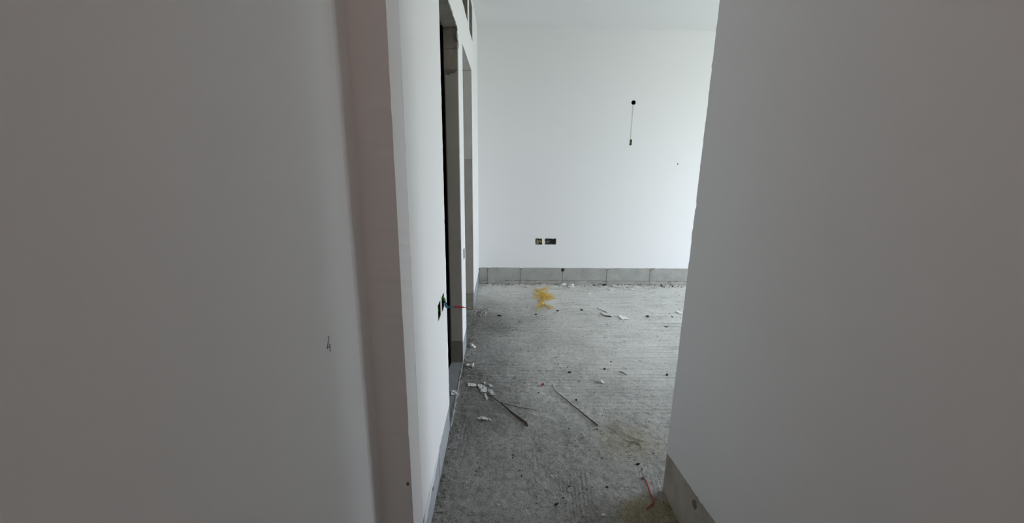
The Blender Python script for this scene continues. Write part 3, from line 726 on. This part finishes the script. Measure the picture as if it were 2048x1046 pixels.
# dried weed
wd = bmesh.new()
for pts_ in ([(0.622, 1.716), (0.640, 1.742), (0.662, 1.752), (0.700, 1.757)], [(0.640, 1.742), (0.634, 1.718)], [(0.657, 1.792), (0.676, 1.772), (0.705, 1.755)], [(0.655, 1.752), (0.672, 1.738), (0.690, 1.730)],
             [(0.580, 1.84), (0.598, 1.815), (0.612, 1.79)], [(0.612, 1.77), (0.628, 1.757), (0.655, 1.752)], [(0.70, 1.757), (0.715, 1.765)], [(0.645, 1.81), (0.66, 1.79)], [(.678, 1.748), (.684, 1.72), (.676, 1.69)]):
    q = path2(pts_, 4); tube(wd, lay(q, .0012, .002), taper(len(q), .0016, .0009), 5)
tag(bmobj('dry_weed', wd, WEED), 'thin grey-green tangle of dry weed on floor near the right wall', 'weed')

# yellow fibres
yf = bmesh.new()
for k in range(150):
    if k < 72:
        cx_, cyy_ = random.gauss(.430, .034), random.gauss(4.0, .07); L_ = random.uniform(.04, .13); an = random.gauss(.1, .9)
    else:
        cx_, cyy_, an = random.choice(((.372, 4.22, 2.2), (.41, 4.17, .6), (.47, 4.24, .75), (.52, 4.32, .9), (.385, 3.80, 1.2), (.36, 3.70, 1.3), (.425, 3.74, 2.3), (.455, 3.70, 2.2), (.36, 4.0, .1), (.50, 4.03, .2), (.51, 3.96, -.3), (.40, 3.88, 1.4)))
        cx_ += random.gauss(0, .012); cyy_ += random.gauss(0, .03); an += random.gauss(0, .35); L_ = random.uniform(.05, .11)
    q = []
    bend = random.gauss(0, .5)
    for s in (-1, -.5, 0, .5, 1):
        aa = an + bend * s
        q.append((cx_ + math.cos(aa) * L_ / 2 * s, cyy_ + math.sin(aa) * L_ * .75 * s))
    hz = random.uniform(.001, .022 if k < 72 else .010)
    q = path2(q, 2); tube(yf, [(x, y, FZ(x, y) + hz + .002) for x, y in q], random.uniform(.0010, .0017), 5)
tag(bmobj('yellow_fibres', yf, STRAW), 'tangle of bright yellow plastic fibres on floor near the back wall', 'fibres', None, 'stuff')

# ------------------------------------------------------------------ loose grit: pebbles and crumbs too small to count
base_v, base_f = [], []
tb = bmesh.new(); bmesh.ops.create_icosphere(tb, subdivisions=1, radius=1.0); tb.verts.ensure_lookup_table()
base_v = np.array([v.co[:] for v in tb.verts]); base_f = np.array([[v.index for v in f.verts] for f in tb.faces]); tb.free()
def grit(name, pts, sizes, M, label):
    n = len(pts); nv = len(base_v)
    Vv = np.zeros((n, nv, 3))
    z = floor_height(pts[:, 0], pts[:, 1])
    for k in range(n):
        s = sizes[k]; j = base_v * (1 + rng.uniform(-.3, .3, (nv, 1))) * np.array([s * rng.uniform(.7, 1.4), s * rng.uniform(.7, 1.4), s * rng.uniform(.45, .9)])
        an = rng.uniform(0, 6.28); c_, s_ = math.cos(an), math.sin(an)
        Vv[k, :, 0] = j[:, 0] * c_ - j[:, 1] * s_ + pts[k, 0]; Vv[k, :, 1] = j[:, 0] * s_ + j[:, 1] * c_ + pts[k, 1]; Vv[k, :, 2] = j[:, 2] + z[k] + s * .3
    Ff = (base_f[None] + (np.arange(n) * nv)[:, None, None]).reshape(-1, 3)
    me = bpy.data.meshes.new(name); me.from_pydata(Vv.reshape(-1, 3).tolist(), [], Ff.tolist())
    o = link(name, me, M); tag(o, label, 'debris', None, 'stuff'); return o
def inside(p): return p[(p[:, 0] > XL + .006) & (p[:, 1] < YB - .01) & ((p[:, 0] < XR - .01) | (p[:, 1] > YR + .01)) & (p[:, 1] > 1.0)]
def clear_of(p):
    keep = np.ones(len(p), bool)
    for o in BUSY:
        c_ = np.array([list(o.matrix_world @ Vector(v)) for v in o.bound_box]); a_, b_ = c_.min(0) - .006, c_.max(0) + .006
        if b_[0] - a_[0] > .35: continue
        keep &= ~((p[:, 0] > a_[0]) & (p[:, 0] < b_[0]) & (p[:, 1] > a_[1]) & (p[:, 1] < b_[1]))
    return p[keep]
bpy.context.view_layer.update()
BUSY = [o for o in COL.objects if o.type == 'MESH' and o.name.split('.')[0] in ('paper_scrap', 'torn_tape', 'paper_strip', 'putty_patch', 'paint_flake', 'plaster_lump', 'mortar_crumb', 'thin_stick', 'dry_stalk', 'short_twig', 'curved_twig', 'dry_reed_leaf', 'insulation', 'dry_weed', 'ribbon', 'yellow_fibres')]
P1 = clear_of(inside(np.stack([rng.uniform(XL, 2.0, 5200), rng.uniform(1.05, YB - .10, 5200)], -1)))
gs = np.clip(rng.lognormal(-6.45, .45, len(P1)), .0006, .0055); gs[:420] *= 1.25; gs[420:800] *= 1.35
go = grit('fine_grit', P1, gs, CRUMB, 'fine grey, pale and dark grit scattered over the whole rough floor')
go.data.materials.append(PLASTER); go.data.materials.append(CHIP)
nfb = len(base_f); mi = np.zeros(len(P1) * nfb, dtype='i'); mi[:420 * nfb] = 1; mi[420 * nfb:800 * nfb] = 2
go.data.polygons.foreach_set('material_index', mi)
P4 = np.concatenate([np.stack([rng.normal(-.19, .045, 70), rng.normal(3.53, .06, 70)], -1), np.stack([rng.uniform(XL, -.10, 60), rng.uniform(3.40, 3.68, 60)], -1)]); P4 = inside(P4)
grit('rubble_crumbs', P4, np.clip(rng.lognormal(-5.1, .5, len(P4)), .002, .013), CRUMB_PALE, 'brown-grey rubble crumbs heaped at the foot of the second doorway')
P5 = np.stack([XL + np.abs(rng.normal(0, .05, 190)), rng.uniform(2.36, 2.60, 190)], -1); P5 = inside(P5)
grit('rubble_crumbs', P5, np.clip(rng.lognormal(-5.7, .5, len(P5)), .0015, .009), CRUMB, 'grey rubble crumbs at the far end of the first doorway sill')
P6 = np.stack([rng.uniform(XL, 2.1, 380), YB - np.abs(rng.normal(.0, .075, 380))], -1); P6 = clear_of(inside(P6))
grit('rubble_crumbs', P6, np.clip(rng.lognormal(-5.4, .5, len(P6)), .002, .013), CRUMB_PALE, 'crumbled mortar strewn along the foot of the back wall')
P6b = clear_of(inside(np.stack([rng.uniform(XL, 2.1, 130), YB - np.abs(rng.normal(.0, .03, 130))], -1)))
grit('dark_crumbs', P6b, np.clip(rng.lognormal(-5.2, .5, len(P6b)), .002, .013), CRUMB, 'dark crumbs lodged in the gap under the back wall boards')
P7 = np.stack([XL + np.abs(rng.normal(0, .035, 260)), rng.uniform(1.15, 1.86, 260)], -1); P7 = inside(P7)
grit('rubble_crumbs', P7, np.clip(rng.lognormal(-6.1, .5, len(P7)), .001, .006), CRUMB, 'fine crumbs along the foot of near left skirting')
P8 = np.stack([XR - np.abs(rng.normal(.005, .016, 260)), rng.uniform(1.05, YR, 260)], -1); P8 = inside(P8)
grit('ochre_dust', P8, np.clip(rng.lognormal(-6.5, .4, len(P8)), .0007, .004), OCHRE, 'ochre yellow dust along the foot of the right wall')
P9 = np.stack([XL + np.abs(rng.normal(0, .03, 120)), rng.uniform(2.57, 3.42, 120)], -1); P9 = inside(P9)
grit('rubble_crumbs', P9, np.clip(rng.lognormal(-5.8, .5, len(P9)), .001, .008), CRUMB, 'crumbs along the foot of the pier between the doorways')
